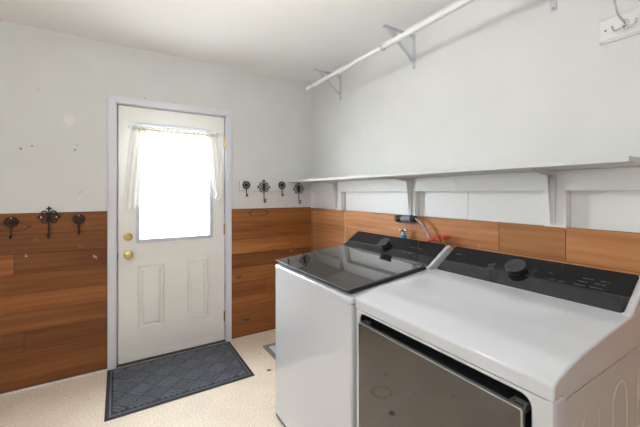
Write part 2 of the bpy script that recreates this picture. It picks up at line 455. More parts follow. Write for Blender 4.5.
LAMPGLASS_FILL = emit_mat('fill_lamp_diffuser', (1.0, 0.99, 0.968), LAMP_STRENGTH * 1.65)
LAMPGLASS = emit_mat('lamp_diffuser', (1.0, 0.99, 0.968), LAMP_STRENGTH)

# ------------------------------------------------------------------ room shell
YB, XR, ZC = 2.99, 1.735, 2.52
XL, YF = -1.72, -1.75
bm = newbm(); box(bm, XL - .1, 2.0, YF - .1, YB + .14, -0.1, 0); struct('floor', bm, FLOOR)
bm = newbm(); box(bm, XL - .1, 2.0, YF - .1, YB + .14, ZC, ZC + .1); struct('ceiling', bm, CEIL)
DX0, DX1, DZ1 = -0.012, 0.839, 2.062       # door opening
bm = newbm()
box(bm, XL, DX0, YB, YB + .12, 0, ZC); box(bm, DX1, 1.9, YB, YB + .12, 0, ZC); box(bm, DX0, DX1, YB, YB + .12, DZ1, ZC)
struct('wall_back', bm, marked_wall())
RB = XR + 0.050                            # back of the recessed panels under the shelf
bm = newbm()
box(bm, RB, 1.95, YF, YB, 0, ZC)
box(bm, XR, RB + .01, YF, YB, 1.374, ZC)
box(bm, XR + .012, RB + .01, YF, YB, 0, 1.195)
struct('wall_right', bm, WALL)
bm = newbm()
for y0, y1 in ((2.435, 2.535), (1.561, 1.655), (0.673, 0.765), (-0.2, -0.1), (2.965, 2.99)):
    box(bm, XR + .001, RB + .005, y0, y1, 1.196, 1.376, 0.0015)
struct('trim_1', bm, BOARDPAINT)
bm = newbm()                                # flat painted boards: band under the shelf and its joints
for y0, y1 in ((1.2384, 2.989), (-0.8, 1.2364)):
    box(bm, XR - .004, XR + .002, y0, y1, 1.372, 1.462, 0.001)
for y0, y1 in ((1.1926, 1.558), (0.77, 1.1906), (1.657, 2.432), (2.538, 2.962), (-0.097, 0.670)):
    box(bm, RB - .004, RB + .002, y0, y1, 1.197, 1.372, 0.001)
struct('trim_2', bm, BOARDPAINT)
bm = newbm(); box(bm, XL - .1, XL, YF, YB, 0, ZC); struct('wall_left', bm, WALL)
bm = newbm(); box(bm, XL - .1, 1.9, YF - .1, YF, 0, ZC); struct('wall_front', bm, WALL)

def planks(bm, axis, rows, face, back):
    """rows: (z0, z1, [cuts along the wall], [tones]); writes the tone colour per board"""
    lay = bm.loops.layers.float_color.new('tone')
    za, zb, ca_, cb_ = rows[-1][0], rows[0][1], rows[0][2][0], rows[0][2][-1]
    if axis == 0: box(bm, ca_, cb_, face + .003, back, za, zb)
    else: box(bm, face + .003, back, ca_, cb_, za, zb)
    for f in bm.faces:
        for l in f.loops: l[lay] = (.2, .2, .2, 1)
    for z0, z1, cuts, tones in rows:
        for (a, b), t in zip(zip(cuts, cuts[1:]), tones):
            n0 = len(bm.faces)
            before = set(bm.faces)
            g = 0.0010
            if axis == 0: box(bm, a + g, b - g, face, back, z0 + g, z1 - g, 0.0016, 1)
            else: box(bm, face, back, a + g, b - g, z0 + g, z1 - g, 0.0016, 1)
            c = (t * random.uniform(.98, 1.02), t * t ** .15, t * t ** .2, 1)
            for f in bm.faces:
                if f not in before:
                    for l in f.loops: l[lay] = c
bm = newbm()
planks(bm, 0, [(1.075, 1.221, (-1.7, -0.071), (0.95,)), (0.940, 1.075, (-1.7, -0.071), (0.78,)), (0.802, 0.940, (-1.7, -0.60, -0.071), (1.28, 0.76)),
               (0.664, 0.802, (-1.7, -0.071), (0.84,)), (0.540, 0.664, (-1.7, -0.071), (1.12,)), (0.402, 0.540, (-1.7, -0.071), (0.92,)), (0.268, 0.402, (-1.7, -0.55, -0.071), (0.7, 0.74)), (0.012, 0.268, (-1.7, -0.071), (0.88,))],
       YB - .008, YB + .004)
struct('trim_3', bm, WOODB)
bm = newbm()
planks(bm, 0, [(1.081, 1.212, (0.889, 1.739), (1.25,)), (0.923, 1.081, (0.889, 1.739), (1.07,)), (0.790, 0.923, (0.889, 1.50, 1.739), (1.53, 1.28,)),
               (0.662, 0.790, (0.889, 1.739), (0.84,)), (0.527, 0.662, (0.889, 1.739), (1.25,)), (0.39, 0.527, (0.889, 1.22, 1.739), (1.10, 1.28,)), (0.262, 0.39, (0.889, 1.739), (1.34,)), (0.012, 0.262, (0.889, 1.739), (1.17,))],
       YB - .008, YB + .004)
struct('trim_4', bm, WOODB)
bm = newbm()
planks(bm, 1, [(1.048, 1.203, (-0.6, 0.674, 0.98, 2.372, 2.983), (1.0, 0.88, 1.06, 1.0)), (0.90, 1.048, (-0.6, 0.42, 1.55, 2.372, 2.983), (1.1, 1.08, 1.0, 0.9)),
               (0.74, 0.90, (-0.6, 1.0, 2.372, 2.983), (1, .95, .9)), (0.012, 0.74, (-0.6, 1.0, 2.372, 2.983), (1, .95, .9))],
       XR + .0, XR + .014)
struct('trim_5', bm, WOODR)
# painted bead at the foot of the boards, hook board on the back wall
bm = newbm(); box(bm, -1.7, -0.085, YB - .016, YB - .007, 0, 0.014, 0.003); struct('baseboard_back', bm, TRIMPAINT)
bm = newbm(); box(bm, 0.968, 1.734, YB - .019, YB + .002, 1.381, 1.474, 0.001); struct('trim_6', bm, WALL)
bm = newbm(); box(bm, 0.962, 0.990, YB - .026, YB + .002, 1.384, 1.474, 0.002); struct('trim_lit_end', bm, WHITEROD)  # paler end block: light on the hook board's end, put in as colour

# ------------------------------------------------------------------ door
dr = bpy.data.objects.new('door_1', None); dr.location = (0.413, YB, 0); COL.objects.link(dr)
dr['kind'] = 'structure'
DF = YB + .012                                # face of the door leaf
GX0, GX1, GZ0, GZ1 = 0.122, 0.724, 0.958, 1.926   # glazing frame outside
bm = newbm()
box(bm, 0.002, GX0 + .01, DF, DF + .04, 0.02, 2.05); box(bm, GX1 - .01, 0.827, DF, DF + .04, 0.02, 2.05)
box(bm, GX0 + .01, GX1 - .01, DF, DF + .04, GZ1 - .01, 2.05)
def dquad(x0, x1, z0, z1, y0=DF, y1=DF + .04): box(bm, x0, x1, y0, y1, z0, z1)
PZ0, PZ1 = 0.262, 0.778
dquad(GX0 + .01, GX1 - .01, PZ1, GZ0 + .01); dquad(GX0 + .01, GX1 - .01, 0.02, PZ0)
PX = ((0.132, 0.332), (0.505, 0.690))
dquad(PX[0][1], PX[1][0], PZ0, PZ1); dquad(PX[1][1], GX1 - .01, PZ0, PZ1)
slab = part('door_leaf', bm, DOORPAINT, dr)
for x0, x1 in PX:
    bm = newbm()
    # stepped raised panel: rim, cove, field
    def ring(ix, y): return [bm.verts.new(p) for p in ((x0 + ix, y, PZ0 + ix), (x1 - ix, y, PZ0 + ix), (x1 - ix, y, PZ1 - ix), (x0 + ix, y, PZ1 - ix))]
    R = [ring(-.001, DF + .002), ring(0.0, DF), ring(0.008, DF - .005), ring(0.017, DF + .013), ring(0.026, DF + .013), ring(0.044, DF - .001), ring(0.048, DF - .001)]
    for A, B in zip(R, R[1:]):
        for i in range(4): bm.faces.new((A[i], A[(i + 1) % 4], B[(i + 1) % 4], B[i]))
    bm.faces.new(R[-1])
    part('door_panel', bm, DOORPAINT, dr, smooth=20)
bm = newbm()
fw = 0.030
for a in ((GX0, GX1, GZ0, GZ0 + fw), (GX0, GX1, GZ1 - fw, GZ1), (GX0, GX0 + fw, GZ0 + fw, GZ1 - fw), (GX1 - fw, GX1, GZ0 + fw, GZ1 - fw)):
    box(bm, a[0], a[1], DF - .012, DF + .045, a[2], a[3], 0.003)
gf = part('window_frame', bm, FRAMEPAINT, dr)
for x in (0.15, 0.32, 0.52, 0.69):
    for z in (GZ0 + .015, GZ1 - .015):
        bm = newbm(); lathe(bm, [(0, .0), (.004, .0), (.003, .002), (0, .0025)], frame_to((x, DF - .0115, z), (0, -1, 0), (1, 0, 0)), 10); part('screw_cap', bm, VENTGREY, gf)
bm = newbm(); box(bm, GX0 + .01, GX1 - .01, DF + .02, DF + .025, GZ0 + .01, GZ1 - .01); part('window_glass', bm, PANE, dr)
def knob(name, x, z, prof, col):
    bm = newbm(); lathe(bm, prof, frame_to((x, DF, z), (0, -1, 0), (1, 0, 0)), 28)
    return part(name, bm, col, dr)
kb = knob('door_knob', 0.069, 0.869, [(.0, 0), (.034, 0), (.034, .004), (.028, .009), (.013, .013), (.012, .028), (.018, .034), (.027, .042), (.029, .050), (.026, .058), (.014, .063), (.010, .062), (.009, .064), (0, .064)], BRASS)
db = knob('deadbolt', 0.069, 1.012, [(.0, 0), (.033, 0), (.033, .006), (.029, .014), (.020, .017), (.0, .017)], BRASS)
bm = newbm(); prism(bm, rounded(0.069 - .022, 0.069 + .022, 1.012 - .007, 1.012 + .007, .006, 4), 'y', DF - .034, DF - .016, 0.002); part('thumb_turn', bm, BRASS, db)
for z in (1.82, 1.03, 0.232):
    bm = newbm()
    for k in range(3): tube(bm, [(0.832, DF - .004, z - .048 + k * .033), (0.832, DF - .004, z - .048 + k * .033 + .031)], .0065, 12)
    box(bm, 0.822, 0.838, DF - .0025, DF, z - .048, z + .049)
    part('hinge', bm, BRASS, dr)
bm = newbm(); box(bm, -0.003, 0.0015, DF - .001, DF + .03, 0.835, 0.888); part('latch', bm, BLACK, dr)
bm = newbm()
for z0, z1, p in ((0.020, 0.034, .008), (0.036, 0.050, .006), (0.052, 0.062, .003)): box(bm, 0.004, 0.826, DF - p, DF + .01, z0, z1, 0.002)
part('door_sweep', bm, DOORPAINT, dr)
bm = newbm(); box(bm, DX0, DX1, YB - .004, YB + .12, 0, 0.016, 0.003); part('threshold', bm, DARKGAP, dr)
# casing and jamb
bm = newbm()
CX0, CX1, CZ = -0.066, 0.888, 2.112
yf = YB - .018
def casing(poly): prism(bm, poly, 'y', yf, YB + .002, 0.003)
casing([(CX0, 0.0), (DX0, 0.0), (DX0, DZ1 - .002), (CX0, CZ)])
casing([(CX1, 0.0), (CX1, CZ), (DX1, DZ1 - .002), (DX1, 0.0)])
casing([(CX0, CZ), (DX0, DZ1 - .002), (DX1, DZ1 - .002), (CX1, CZ)])
struct('trim_7', bm, TRIMPAINT)
bm = newbm()
box(bm, DX0 - .002, DX0 + .006, YB, YB + .12, 0, DZ1); box(bm, DX1 - .006, DX1 + .002, YB, YB + .12, 0, DZ1); box(bm, DX0, DX1, YB, YB + .12, DZ1 - .007, DZ1 + .002)
box(bm, DX0 + .006, 0.02, DF + .042, YB + .1, 0, DZ1); box(bm, 0.81, DX1 - .006, DF + .042, YB + .1, 0, DZ1); box(bm, DX0, DX1, DF + .042, YB + .1, 2.035, DZ1)
struct('trim_8', bm, TRIMPAINT)
bm = newbm(); box(bm, -14, 14, YB + .14, 24, -0.16, -0.06); o = struct('ground', bm, CONCRETE)

# ------------------------------------------------------------------ washing machine
WXF, WY0_, WY1_ = 0.811, 1.066, 1.829
def slope_z(x): return 0.955 + (x - 0.814) * (1.003 - 0.955) / 0.5
wm = thing('washing_machine', 'white top-loading washing machine with dark glass lid, between the dryer and back wall', 'washing machine', (1.15, 1.447, 0))
bm = newbm(); box(bm, WXF, 1.47, WY0_, WY1_, 0.035, 0.8992, 0.013, 5, edges=(2,)); part('cabinet', bm, ENAMEL, wm)
bm = newbm(); box(bm, WXF + .004, 1.45, WY0_ + .006, WY1_ - .006, 0.014, 0.036); part('plinth', bm, BLACK, wm)
for x in (0.87, 1.41):
    for y in (WY0_ + .06, WY1_ - .06):
        bm = newbm(); lathe(bm, [(0, 0), (.024, 0), (.024, .008), (.012, .012), (.012, .03), (0, .03)], Matrix.Translation((x, y, 0)), 16); part('foot', bm, BLACK, wm)
bm = newbm()
prof = [(WXF, .900), (WXF, .916), (WXF + .002, .922), (WXF + .007, .926), (WXF + .020, .929), (1.30, .978), (1.47, .978), (1.47, .900)]
prism(bm, prof, 'y', WY0_, WY1_, 0.009, 3)
# front vertical corners softened
part('top_deck', bm, ENAMEL, wm)
bm = newbm()
cp = [(1.300, .950), (1.305, .994), (1.318, 1.000), (1.446, 1.080), (1.458, 1.0855), (1.472, 1.086), (1.486, 1.077), (1.494, 1.060), (1.500, .93), (1.46, .90), (1.40, .90)]
prism(bm, cp, 'y', 1.082, WY1_ - .001, 0.005, 3)
con = part('console', bm, ENAMEL, wm)
NRM = Vector((-(1.080 - 1.0), 0, (1.446 - 1.318))).normalized()
TAN = Vector((1.446 - 1.318, 0, 1.080 - 1.0)).normalized()
C0 = Vector((1.318, 0, 1.000))
SL = (Vector((1.446, 0, 1.080)) - C0).length
def on_con(s, y, h): 
    p = C0 + TAN * s + NRM * h; return Vector((p.x, y, p.z))
def con_plate(y0, y1, s0, s1, h0, h1, r):
    """rounded plate lying on the sloped console face"""
    b = newbm()
    P = rounded(y0, y1, s0, s1, r, 5)
    lo = [b.verts.new(on_con(s, y, h0)) for y, s in P]; hi = [b.verts.new(on_con(s, y, h1)) for y, s in P]
    b.faces.new(hi); b.faces.new(list(reversed(lo)))
    for i in range(len(P)):
        j = (i + 1) % len(P); b.faces.new((lo[i], lo[j], hi[j], hi[i]))
    return b
part('console_panel', con_plate(1.097, 1.8285, -0.015, SL + .013, -.006, .0035, .010), CONSOLE, con)
def dial(y, s, r, h, parent, name='control_knob'):
    m = frame_to(on_con(s, y, .003), NRM, (0, 1, 0))
    b = newbm(); lathe(b, [(0, 0), (r * .93, 0), (r * .95, h * .5), (r, h - .004), (r, h - .002)], m, 40)
    k = part(name, b, BLACK, parent)
    b = newbm(); lathe(b, [(r * .96, h - .004), (r * 1.005, h - .004), (r * 1.01, h - .001), (r * .97, h + .001), (r * .93, h - .0005)], m, 40); part('knob_ring', b, RINGGREY, k)
    b = newbm(); lathe(b, [(0, h - .003), (r * .95, h - .003), (r * .95, h - .0002), (0, h - .0002)], m, 40); part('knob_cap', b, KNOB, k)
    return k
dial(1.476, 0.078, 0.036, 0.026, con)
def lettering(rows, parent):
    """rows: (y start, s, total length, letter height): short printed word-length marks"""
    for y, s, ln, hh in rows:
        b = newbm(); q = 0.0; k = 0
        while q < ln:
            wl = random.choice((.0022, .0028, .0018))
            if k % 6 != 5:
                p = [on_con(s, y - q, .0037), on_con(s, y - q - wl, .0037), on_con(s + hh, y - q - wl, .0037), on_con(s + hh, y - q, .0037)]
                b.faces.new([b.verts.new(v) for v in p])
            q += wl + .0011; k += 1
        part('lettering', b, LETTER, parent, smooth=0)
lettering([(1.345, .060, .022, .003), (1.315, .060, .020, .003), (1.285, .058, .02, .003), (1.255, .058, .024, .003), (1.345, .048, .018, .003), (1.31, .046, .022, .003), (1.27, .046, .022, .003),
           (1.29, .098, .03, .004), (1.24, .098, .03, .004), (1.55, .086, .02, .003), (1.56, .076, .02, .003), (1.55, .064, .018, .003)], con)
# lid: dark rim below, glass above
LY0, LY1, LX0, LX1 = 1.100, 1.826, 0.814, 1.316
def lid_slab(x0, x1, y0, y1, top, bot, bev):
    b = newbm()
    P = [(x0, slope_z(x0) - bot), (x1, slope_z(x1) - bot), (x1, slope_z(x1) - top), (x0, slope_z(x0) - top)]
    prism(b, P, 'y', y0, y1, bev); return b
lid = part('lid', lid_slab(LX0, LX1, LY0, LY1, 0.0, 0.007, .0012), LIDGLASS, wm)
part('lid_rim', lid_slab(LX0 + .022, LX1, LY0 + .002, LY1 - .002, 0.0072, 0.024, .001), BLACK, lid)
b = newbm()
tube(b, [(LX0 - .0005, LY0 + .004, slope_z(LX0) - .002), (LX0 - .0005, LY1 - .004, slope_z(LX0) - .002)], .0017, 6)
part('lid_edge', b, SILVER, lid)

# ------------------------------------------------------------------ dryer
DY0, DY1 = 0.336, 1.041
dy = thing('clothes_dryer', 'white front-loading clothes dryer with smoked glass door, nearest the camera', 'dryer', (1.15, 0.69, 0))
bm = newbm()
box(bm, 0.872, 1.47, DY0, DY1, 0.035, 0.8862, 0.003)
def arch(x, zt, r):                            # pressed arches on the side sheet
    P = [(x - r, DY0, .12)] + [(x - r * math.cos(math.pi * i / 16), DY0, zt - r + r * math.sin(math.pi * i / 16)) for i in range(17)] + [(x + r, DY0, .12)]
    tube(bm, P, .0012, 6)
for x in (1.005, 1.205, 1.405): arch(x, .826, .054)
part('cabinet', bm, ENAMEL_SHADED, dy)
bm = newbm(); box(bm, 0.85, 1.45, DY0 + .02, DY1 - .02, 0.012, 0.036); part('plinth', bm, BLACK, dy)
for x in (0.89, 1.41):
    for y in (DY0 + .06, DY1 - .06):
        bm = newbm(); lathe(bm, [(0, 0), (.024, 0), (.024, .008), (.012, .012), (.012, .03), (0, .03)], Matrix.Translation((x, y, 0)), 16); part('foot', bm, BLACK, dy)
# front panel with a rounded opening
HY0, HY1, HZ0, HZ1 = 0.384, 1.014, 0.235, 0.886
bm = newbm()
N = 8
def ringpts(r_in): return rounded(HY0, HY1, HZ0, HZ1, 0.026, N)
inner = ringpts(0)
outer = rounded(DY0, DY1, 0.035, 0.899, 0.004, N)
def loopv(P, x): return [bm.verts.new((x, p[0], p[1])) for p in P]
of = loopv(rounded(DY0 + .016, DY1 - .016, 0.037, 0.897, 0.004, N), WXF)
om = loopv(rounded(DY0 + .005, DY1 - .005, 0.036, 0.898, 0.004, N), WXF + .005)
os_ = loopv(outer, WXF + .018); ob = loopv(outer, 0.8705)
i0 = loopv(rounded(HY0 - .004, HY1 + .004, HZ0 - .004, HZ1 + .004, .03, N), WXF)
i1 = loopv(inner, WXF + .004); i2 = loopv(inner, 0.8705)
for A, B in ((i2, i1), (i1, i0), (i0, of), (of, om), (om, os_), (os_, ob), (ob, i2)):
    for k in range(len(A)):
        j = (k + 1) % len(A); bm.faces.new((A[k], A[j], B[j], B[k]))
part('front_panel', bm, ENAMEL, dy)
bm = newbm()
P = rounded(HY0 + .0005, HY1 - .0005, HZ0 + .0005, HZ1 - .0005, 0.026, N)
a = [bm.verts.new((0.818, p[0], p[1])) for p in P]; c = [bm.verts.new((0.866, p[0], p[1])) for p in P]
for k in range(len(P)):
    j = (k + 1) % len(P); bm.faces.new((a[k], c[k], c[j], a[j]))
bm.faces.new(c)
part('door_recess', bm, BLACK, dy)
# door: black slab, silver rim, glass face, grip at the top
dd_ = newbm(); prism(dd_, rounded(0.398, 1.004, 0.25, 0.846, .006, 4), 'x', 0.806, 0.845, 0.0); ddoor = part('door', dd_, BLACK, dy)
bm = newbm()
o1 = rounded(0.3955, 1.0065, 0.246, 0.857, .006, 4); n1 = rounded(0.4000, 1.002, 0.251, 0.8525, .004, 4)
v0 = [bm.verts.new((0.7985, *p)) for p in o1]; v1 = [bm.verts.new((0.810, *p)) for p in o1]; v2 = [bm.verts.new((0.7985, *p)) for p in n1]; v3 = [bm.verts.new((0.810, *p)) for p in n1]
for A, B in ((v1, v0), (v0, v2), (v2, v3)):
    for k in range(len(A)):
        j = (k + 1) % len(A); bm.faces.new((A[k], A[j], B[j], B[k]))
part('door_trim', bm, SILVER, ddoor)
bm = newbm(); prism(bm, rounded(0.4005, 1.0015, 0.2515, 0.852, .004, 4), 'x', 0.799, 0.807); part('door_glass', bm, DOORGLASS, ddoor)
for ya, yb in ((0.396, 0.434), (0.972, 1.006)):
    bm = newbm()
    prism(bm, [(0.808, ya), (0.838, ya), (0.838, yb), (0.808, yb), (0.808, yb - .004), (0.834, yb - .004), (0.834, ya + .004), (0.808, ya + .004)], 'z', 0.842, 0.857)
    part('handle_cap', bm, SILVER, ddoor)
# top
bm = newbm()
tp = [(WXF, .9005), (WXF, .929), (WXF + .0015, .934), (WXF + .005, .9375), (.835, .9455), (.87, .954), (.91, .962), (.95, .967), (1.0, .972), (1.1, .979), (1.2, .9855), (1.312, .9915), (1.48, .99), (1.48, .8868), (.93, .8868), (.872, .8874), (.862, .893), (.846, .9005)]
prism(bm, tp, 'y', DY0, DY1, 0.006, 3)
part('top_panel', bm, ENAMEL, dy)
bm = newbm()
prism(bm, cp, 'y', DY0 + .001, DY1 - .001, 0.007, 3)
dcon = part('console', bm, ENAMEL, dy)
part('console_panel', con_plate(0.356, 1.0405, -0.015, SL + .013, -.006, .0035, .010), CONSOLE, dcon)
dial(0.708, 0.080, 0.038, 0.026, dcon)
lettering([(0.822, .066, .022, .003), (0.826, .056, .028, .003), (0.828, .078, .02, .003), (0.815, .088, .016, .003), (0.655, .094, .016, .003), (0.662, .082, .02, .003), (0.665, .070, .022, .003), (0.668, .058, .026, .003),
           (0.492, .102, .028, .0035), (0.442, .102, .022, .0035), (0.50, .084, .026, .0035), (0.455, .086, .03, .0035), (0.508, .066, .032, .0035), (0.462, .066, .036, .0035), (0.555, .066, .022, .003), (0.585, .066, .018, .003), (1.008, .108, .030, .005), (0.60, .096, .02, .003)], dcon)

# ------------------------------------------------------------------ shelf and its brackets
bm = newbm(); box(bm, 1.458, 1.7345, 0.383, 2.974, 1.4655, 1.4865, 0.0025)
tag(part('wall_shelf', bm, SHELFPAINT, base=(1.6, 1.68, 1.4655)), 'long white painted shelf board on the right wall above the washer and dryer', 'shelf')
def shelf_bracket():
    t = thing('shelf_bracket', '', 'bracket', (XR, 0, 1.4655), 'brackets under the wall shelf')
    bm = newbm()
    prism(bm, [(-.017, 1.464), (.017, 1.464), (.010, 1.222), (.006, 1.210), (-.006, 1.210), (-.010, 1.222)], 'x', XR - .0075, XR - .0045)
    for q in (-1, 1):                                # folded sides of the channel
        v = [(XR - .0075, q * .017, 1.464), (XR - .0075, q * .010, 1.216), (XR - .012, q * .010, 1.216), (XR - .020, q * .013, 1.33), (XR - .030, q * .0165, 1.447), (XR - .030, q * .017, 1.464)]
        w_ = [(x, y - q * .0025, z) for x, y, z in v]
        va = [bm.verts.new(p) for p in v]; vb = [bm.verts.new(p) for p in w_]
        bm.faces.new(va); bm.faces.new(list(reversed(vb)))
        for k in range(len(va)): bm.faces.new((va[k], vb[k], vb[(k + 1) % len(va)], va[(k + 1) % len(va)]))
    part('wall_leg', bm, BRACKETPAINT, t)
    bm = newbm()
    prism(bm, [(XR - .006, -.017), (XR - .006, .017), (1.53, .010), (1.515, .006), (1.515, -.006), (1.53, -.010)], 'z', 1.4618, 1.4648)
    for q in (-1, 1):
        v = [(XR - .028, q * .0168, 1.4625), (1.525, q * .010, 1.4625), (1.525, q * .010, 1.458), (XR - .12, q * .013, 1.452), (XR - .028, q * .0165, 1.440)]
        w_ = [(x, y - q * .0025, z) for x, y, z in v]
        va = [bm.verts.new(p) for p in v]; vb = [bm.verts.new(p) for p in w_]
        bm.faces.new(va); bm.faces.new(list(reversed(vb)))
        for k in range(len(va)): bm.faces.new((va[k], vb[k], vb[(k + 1) % len(va)], va[(k + 1) % len(va)]))
    part('shelf_arm', bm, BRACKETPAINT, t)
    for z in (1.228, 1.43):
        bm = newbm(); lathe(bm, [(.0045, 0), (.004, .002), (0, .003)], frame_to((XR - .0075, 0.0, z) if z < 1.3 else (XR - .0075, .010, z), (-1, 0, 0)), 10); part('screw', bm, SCREW, t)
    return t
sb = shelf_bracket()
for i, (y, lab) in enumerate(((0.722, 'white steel shelf bracket under the near end of the shelf, above the dryer'),
                              (1.597, 'white steel shelf bracket above the grey hose coupling, middle of the shelf'),
                              (2.505, 'white steel shelf bracket under the far end of the shelf, by the corner'))):
    o = sb if i == 0 else copy_tree(sb)
    o.location.y = y; o['label'] = lab

# ------------------------------------------------------------------ closet rod and its brackets
RX, RZ = 1.447, 2.298
rod = thing('closet_rod', 'long white closet rod running along the right wall just below the ceiling', 'rod', (RX, 1.5, RZ))
bm = newbm(); tube(bm, [(RX, -0.3, RZ), (RX, 1.52, RZ)], .0165, 20); part('outer_tube', bm, WHITEROD, rod)
bm = newbm(); tube(bm, [(RX, 1.515, RZ), (RX, 2.535, RZ)], .0145, 20); part('inner_tube', bm, WHITEROD, rod)
bm = newbm(); tube(bm, [(RX, 2.528, RZ), (RX, 2.533, RZ), (RX, 2.545, RZ), (RX, 2.548, RZ)], [.0145, .0185, .0185, .014], 20); part('end_cap', bm, WHITEROD, rod)
def rod_bracket():
    t = thing('rod_bracket', '', 'bracket', (XR, 0, 2.21), 'brackets holding the closet rod')
    bm = newbm(); box(bm, XR - .004, XR - .0005, -.013, .013, 2.212, 2.440, .001); part('wall_plate', bm, WHITESTEEL, t)
    bm = newbm(); box(bm, 1.452, XR - .003, -.015, .015, 2.436, 2.440, .001); part('top_arm', bm, WHITESTEEL, t)
    bm = newbm()
    A, B = Vector((1.733, 0, 2.258)), Vector((1.490, 0, 2.437))
    d = (A - B).normalized(); n = Vector((d.z, 0, -d.x))
    P = [A + n * .0015, B + n * .0015, B - n * .0015, A - n * .0015]
    prism(bm, [(p.x, p.z) for p in P], 'y', -.014, .014, .0006)
    part('brace', bm, WHITESTEEL, t)
    bm = newbm(); prism(bm, [(1.478, 2.4365), (1.565, 2.4365), (1.565, 2.384)], 'y', -.0015, .0015); part('gusset', bm, WHITESTEEL, t)
    bm = newbm()                                     # J hook that carries the rod, welded to the brace
    P = [Vector((1.585, 0, 2.365)), Vector((1.53, 0, 2.345)), Vector((1.485, 0, 2.325))] + [Vector((RX + .021 * math.cos(a), 0, RZ + .021 * math.sin(a))) for a in [math.radians(40 - 250 * k / 14) for k in range(15)]]
    for p, q in zip(P, P[1:]):
        e = (q - p).normalized(); m_ = Vector((e.z, 0, -e.x)) * .0018
        prism(bm, [((p + m_).x, (p + m_).z), ((q + m_).x, (q + m_).z), ((q - m_).x, (q - m_).z), ((p - m_).x, (p - m_).z)], 'y', -.009, .009)
    part('hook', bm, WHITESTEEL, t)
    for z in (2.225, 2.39, 2.42):
        bm = newbm(); lathe(bm, [(.0045, 0), (.004, .002), (0, .003)], frame_to((XR - .004, 0, z), (-1, 0, 0)), 10); part('screw', bm, VENTGREY, t)
    return t
rb = rod_bracket()
for i, (y, lab) in enumerate(((0.722, 'white rod bracket at the top edge of the picture, above the dryer'),
                              (1.568, 'white triangular rod bracket at the rod joint, above the middle of the shelf'),
                              (2.443, 'white triangular rod bracket near the corner with the back wall'))):
    o = rb if i == 0 else copy_tree(rb)
    o.location.y = y; o['label'] = lab

# ------------------------------------------------------------------ hook rack at the upper right
hr = thing('hook_rack', 'white painted coat rack board with chrome hooks, high on the right wall', 'coat rack', (XR, 0.36, 1.985))
bm = newbm()
prism(bm, [(XR - .0005, 1.984), (XR - .010, 1.984), (XR - .019, 1.994), (XR - .019, 2.074), (XR - .010, 2.083), (XR - .0005, 2.083)], 'y', 0.06, 0.549, .004)
part('board', bm, WHITEROD, hr)
bm = newbm(); lathe(bm, [(.0045, 0), (.004, .002), (0, .003)], frame_to((XR - .019, 0.525, 2.031), (-1, 0, 0)), 10); part('screw', bm, VENTGREY, hr)
def coat_hook(y):
    bm = newbm(); f = XR - .019
    prism(bm, rounded(y - .011, y + .011, 2.012, 2.050, .008, 4), 'x', f - .006, f, .002)
    # long upper prong
    P = [(f - .006, y, 2.040), (f - .022, y + .004, 2.045), (f - .036, y + .012, 2.062), (f - .042, y + .018, 2.095), (f - .046, y + .022, 2.128), (f - .050, y + .023, 2.137)]
    tube(bm, P, [.005, .0045, .004, .0036, .0036, .005], 10)
    # two lower prongs
    for s in (1, -1):
        P = [(f - .006, y, 2.028)] + [(f - .010 - .014 * math.sin(a), y + s * (.005 + .015 * (1 - math.cos(a))), 2.026 - .016 * math.sin(a)) for a in [math.radians(20 + 140 * k / 8) for k in range(9)]]
        P.append((P[-1][0] - .006, P[-1][1] + s * .003, P[-1][2] + .014))
        tube(bm, P, [.005] + [.0036] * 9 + [.0042], 10)
    return part('coat_hook', bm, CHROME, hr)
coat_hook(0.462); coat_hook(0.21)

# ------------------------------------------------------------------ wall hooks (modelled at the origin facing -y)
def medallion_hook():
    t = thing('round_wall_hook', '', 'wall hook', (0, 0, 0), 'round iron wall hooks')
    bm = newbm()
    def circ(r, n=28): return [(r * math.cos(2 * math.pi * k / n), -.006, r * math.sin(2 * math.pi * k / n)) for k in range(n + 1)]
    tube(bm, circ(.034), .0045, 8, cap=False); 
    for k in range(8):
        a = 2 * math.pi * k / 8
        q = [(math.cos(a) * r + s * math.sin(a), -.006, math.sin(a) * r - s * math.cos(a)) for r, s in ((.008, 0), (.016, .006), (.024, .006), (.032, 0), (.024, -.006), (.016, -.006), (.008, 0))]
        tube(bm, q, .0026, 6)
    lathe(bm, [(0, .0), (.011, 0), (.012, .008), (.008, .013), (0, .014)], frame_to((0, 0, 0), (0, -1, 0), (1, 0, 0)), 16)
    part('medallion', bm, IRON, t)
    bm = newbm()
    P = [(0, -.008, -.030), (0, -.008, -.060), (0, -.010, -.088)] + [(0, -.024 + .014 * math.cos(a), -.096 - .012 * math.sin(a)) for a in [math.radians(20 + 160 * k / 8) for k in range(9)]] + [(0, -.040, -.085)]
    tube(bm, P, [.0045] * (len(P) - 1) + [.006], 8); part('hook', bm, IRON, t)
    bm = newbm(); lathe(bm, [(.0045, 0), (.004, .003), (0, .004)], frame_to((0, -.009, .028), (0, -1, 0), (1, 0, 0)), 10); part('screw', bm, SCREW, t)
    return t
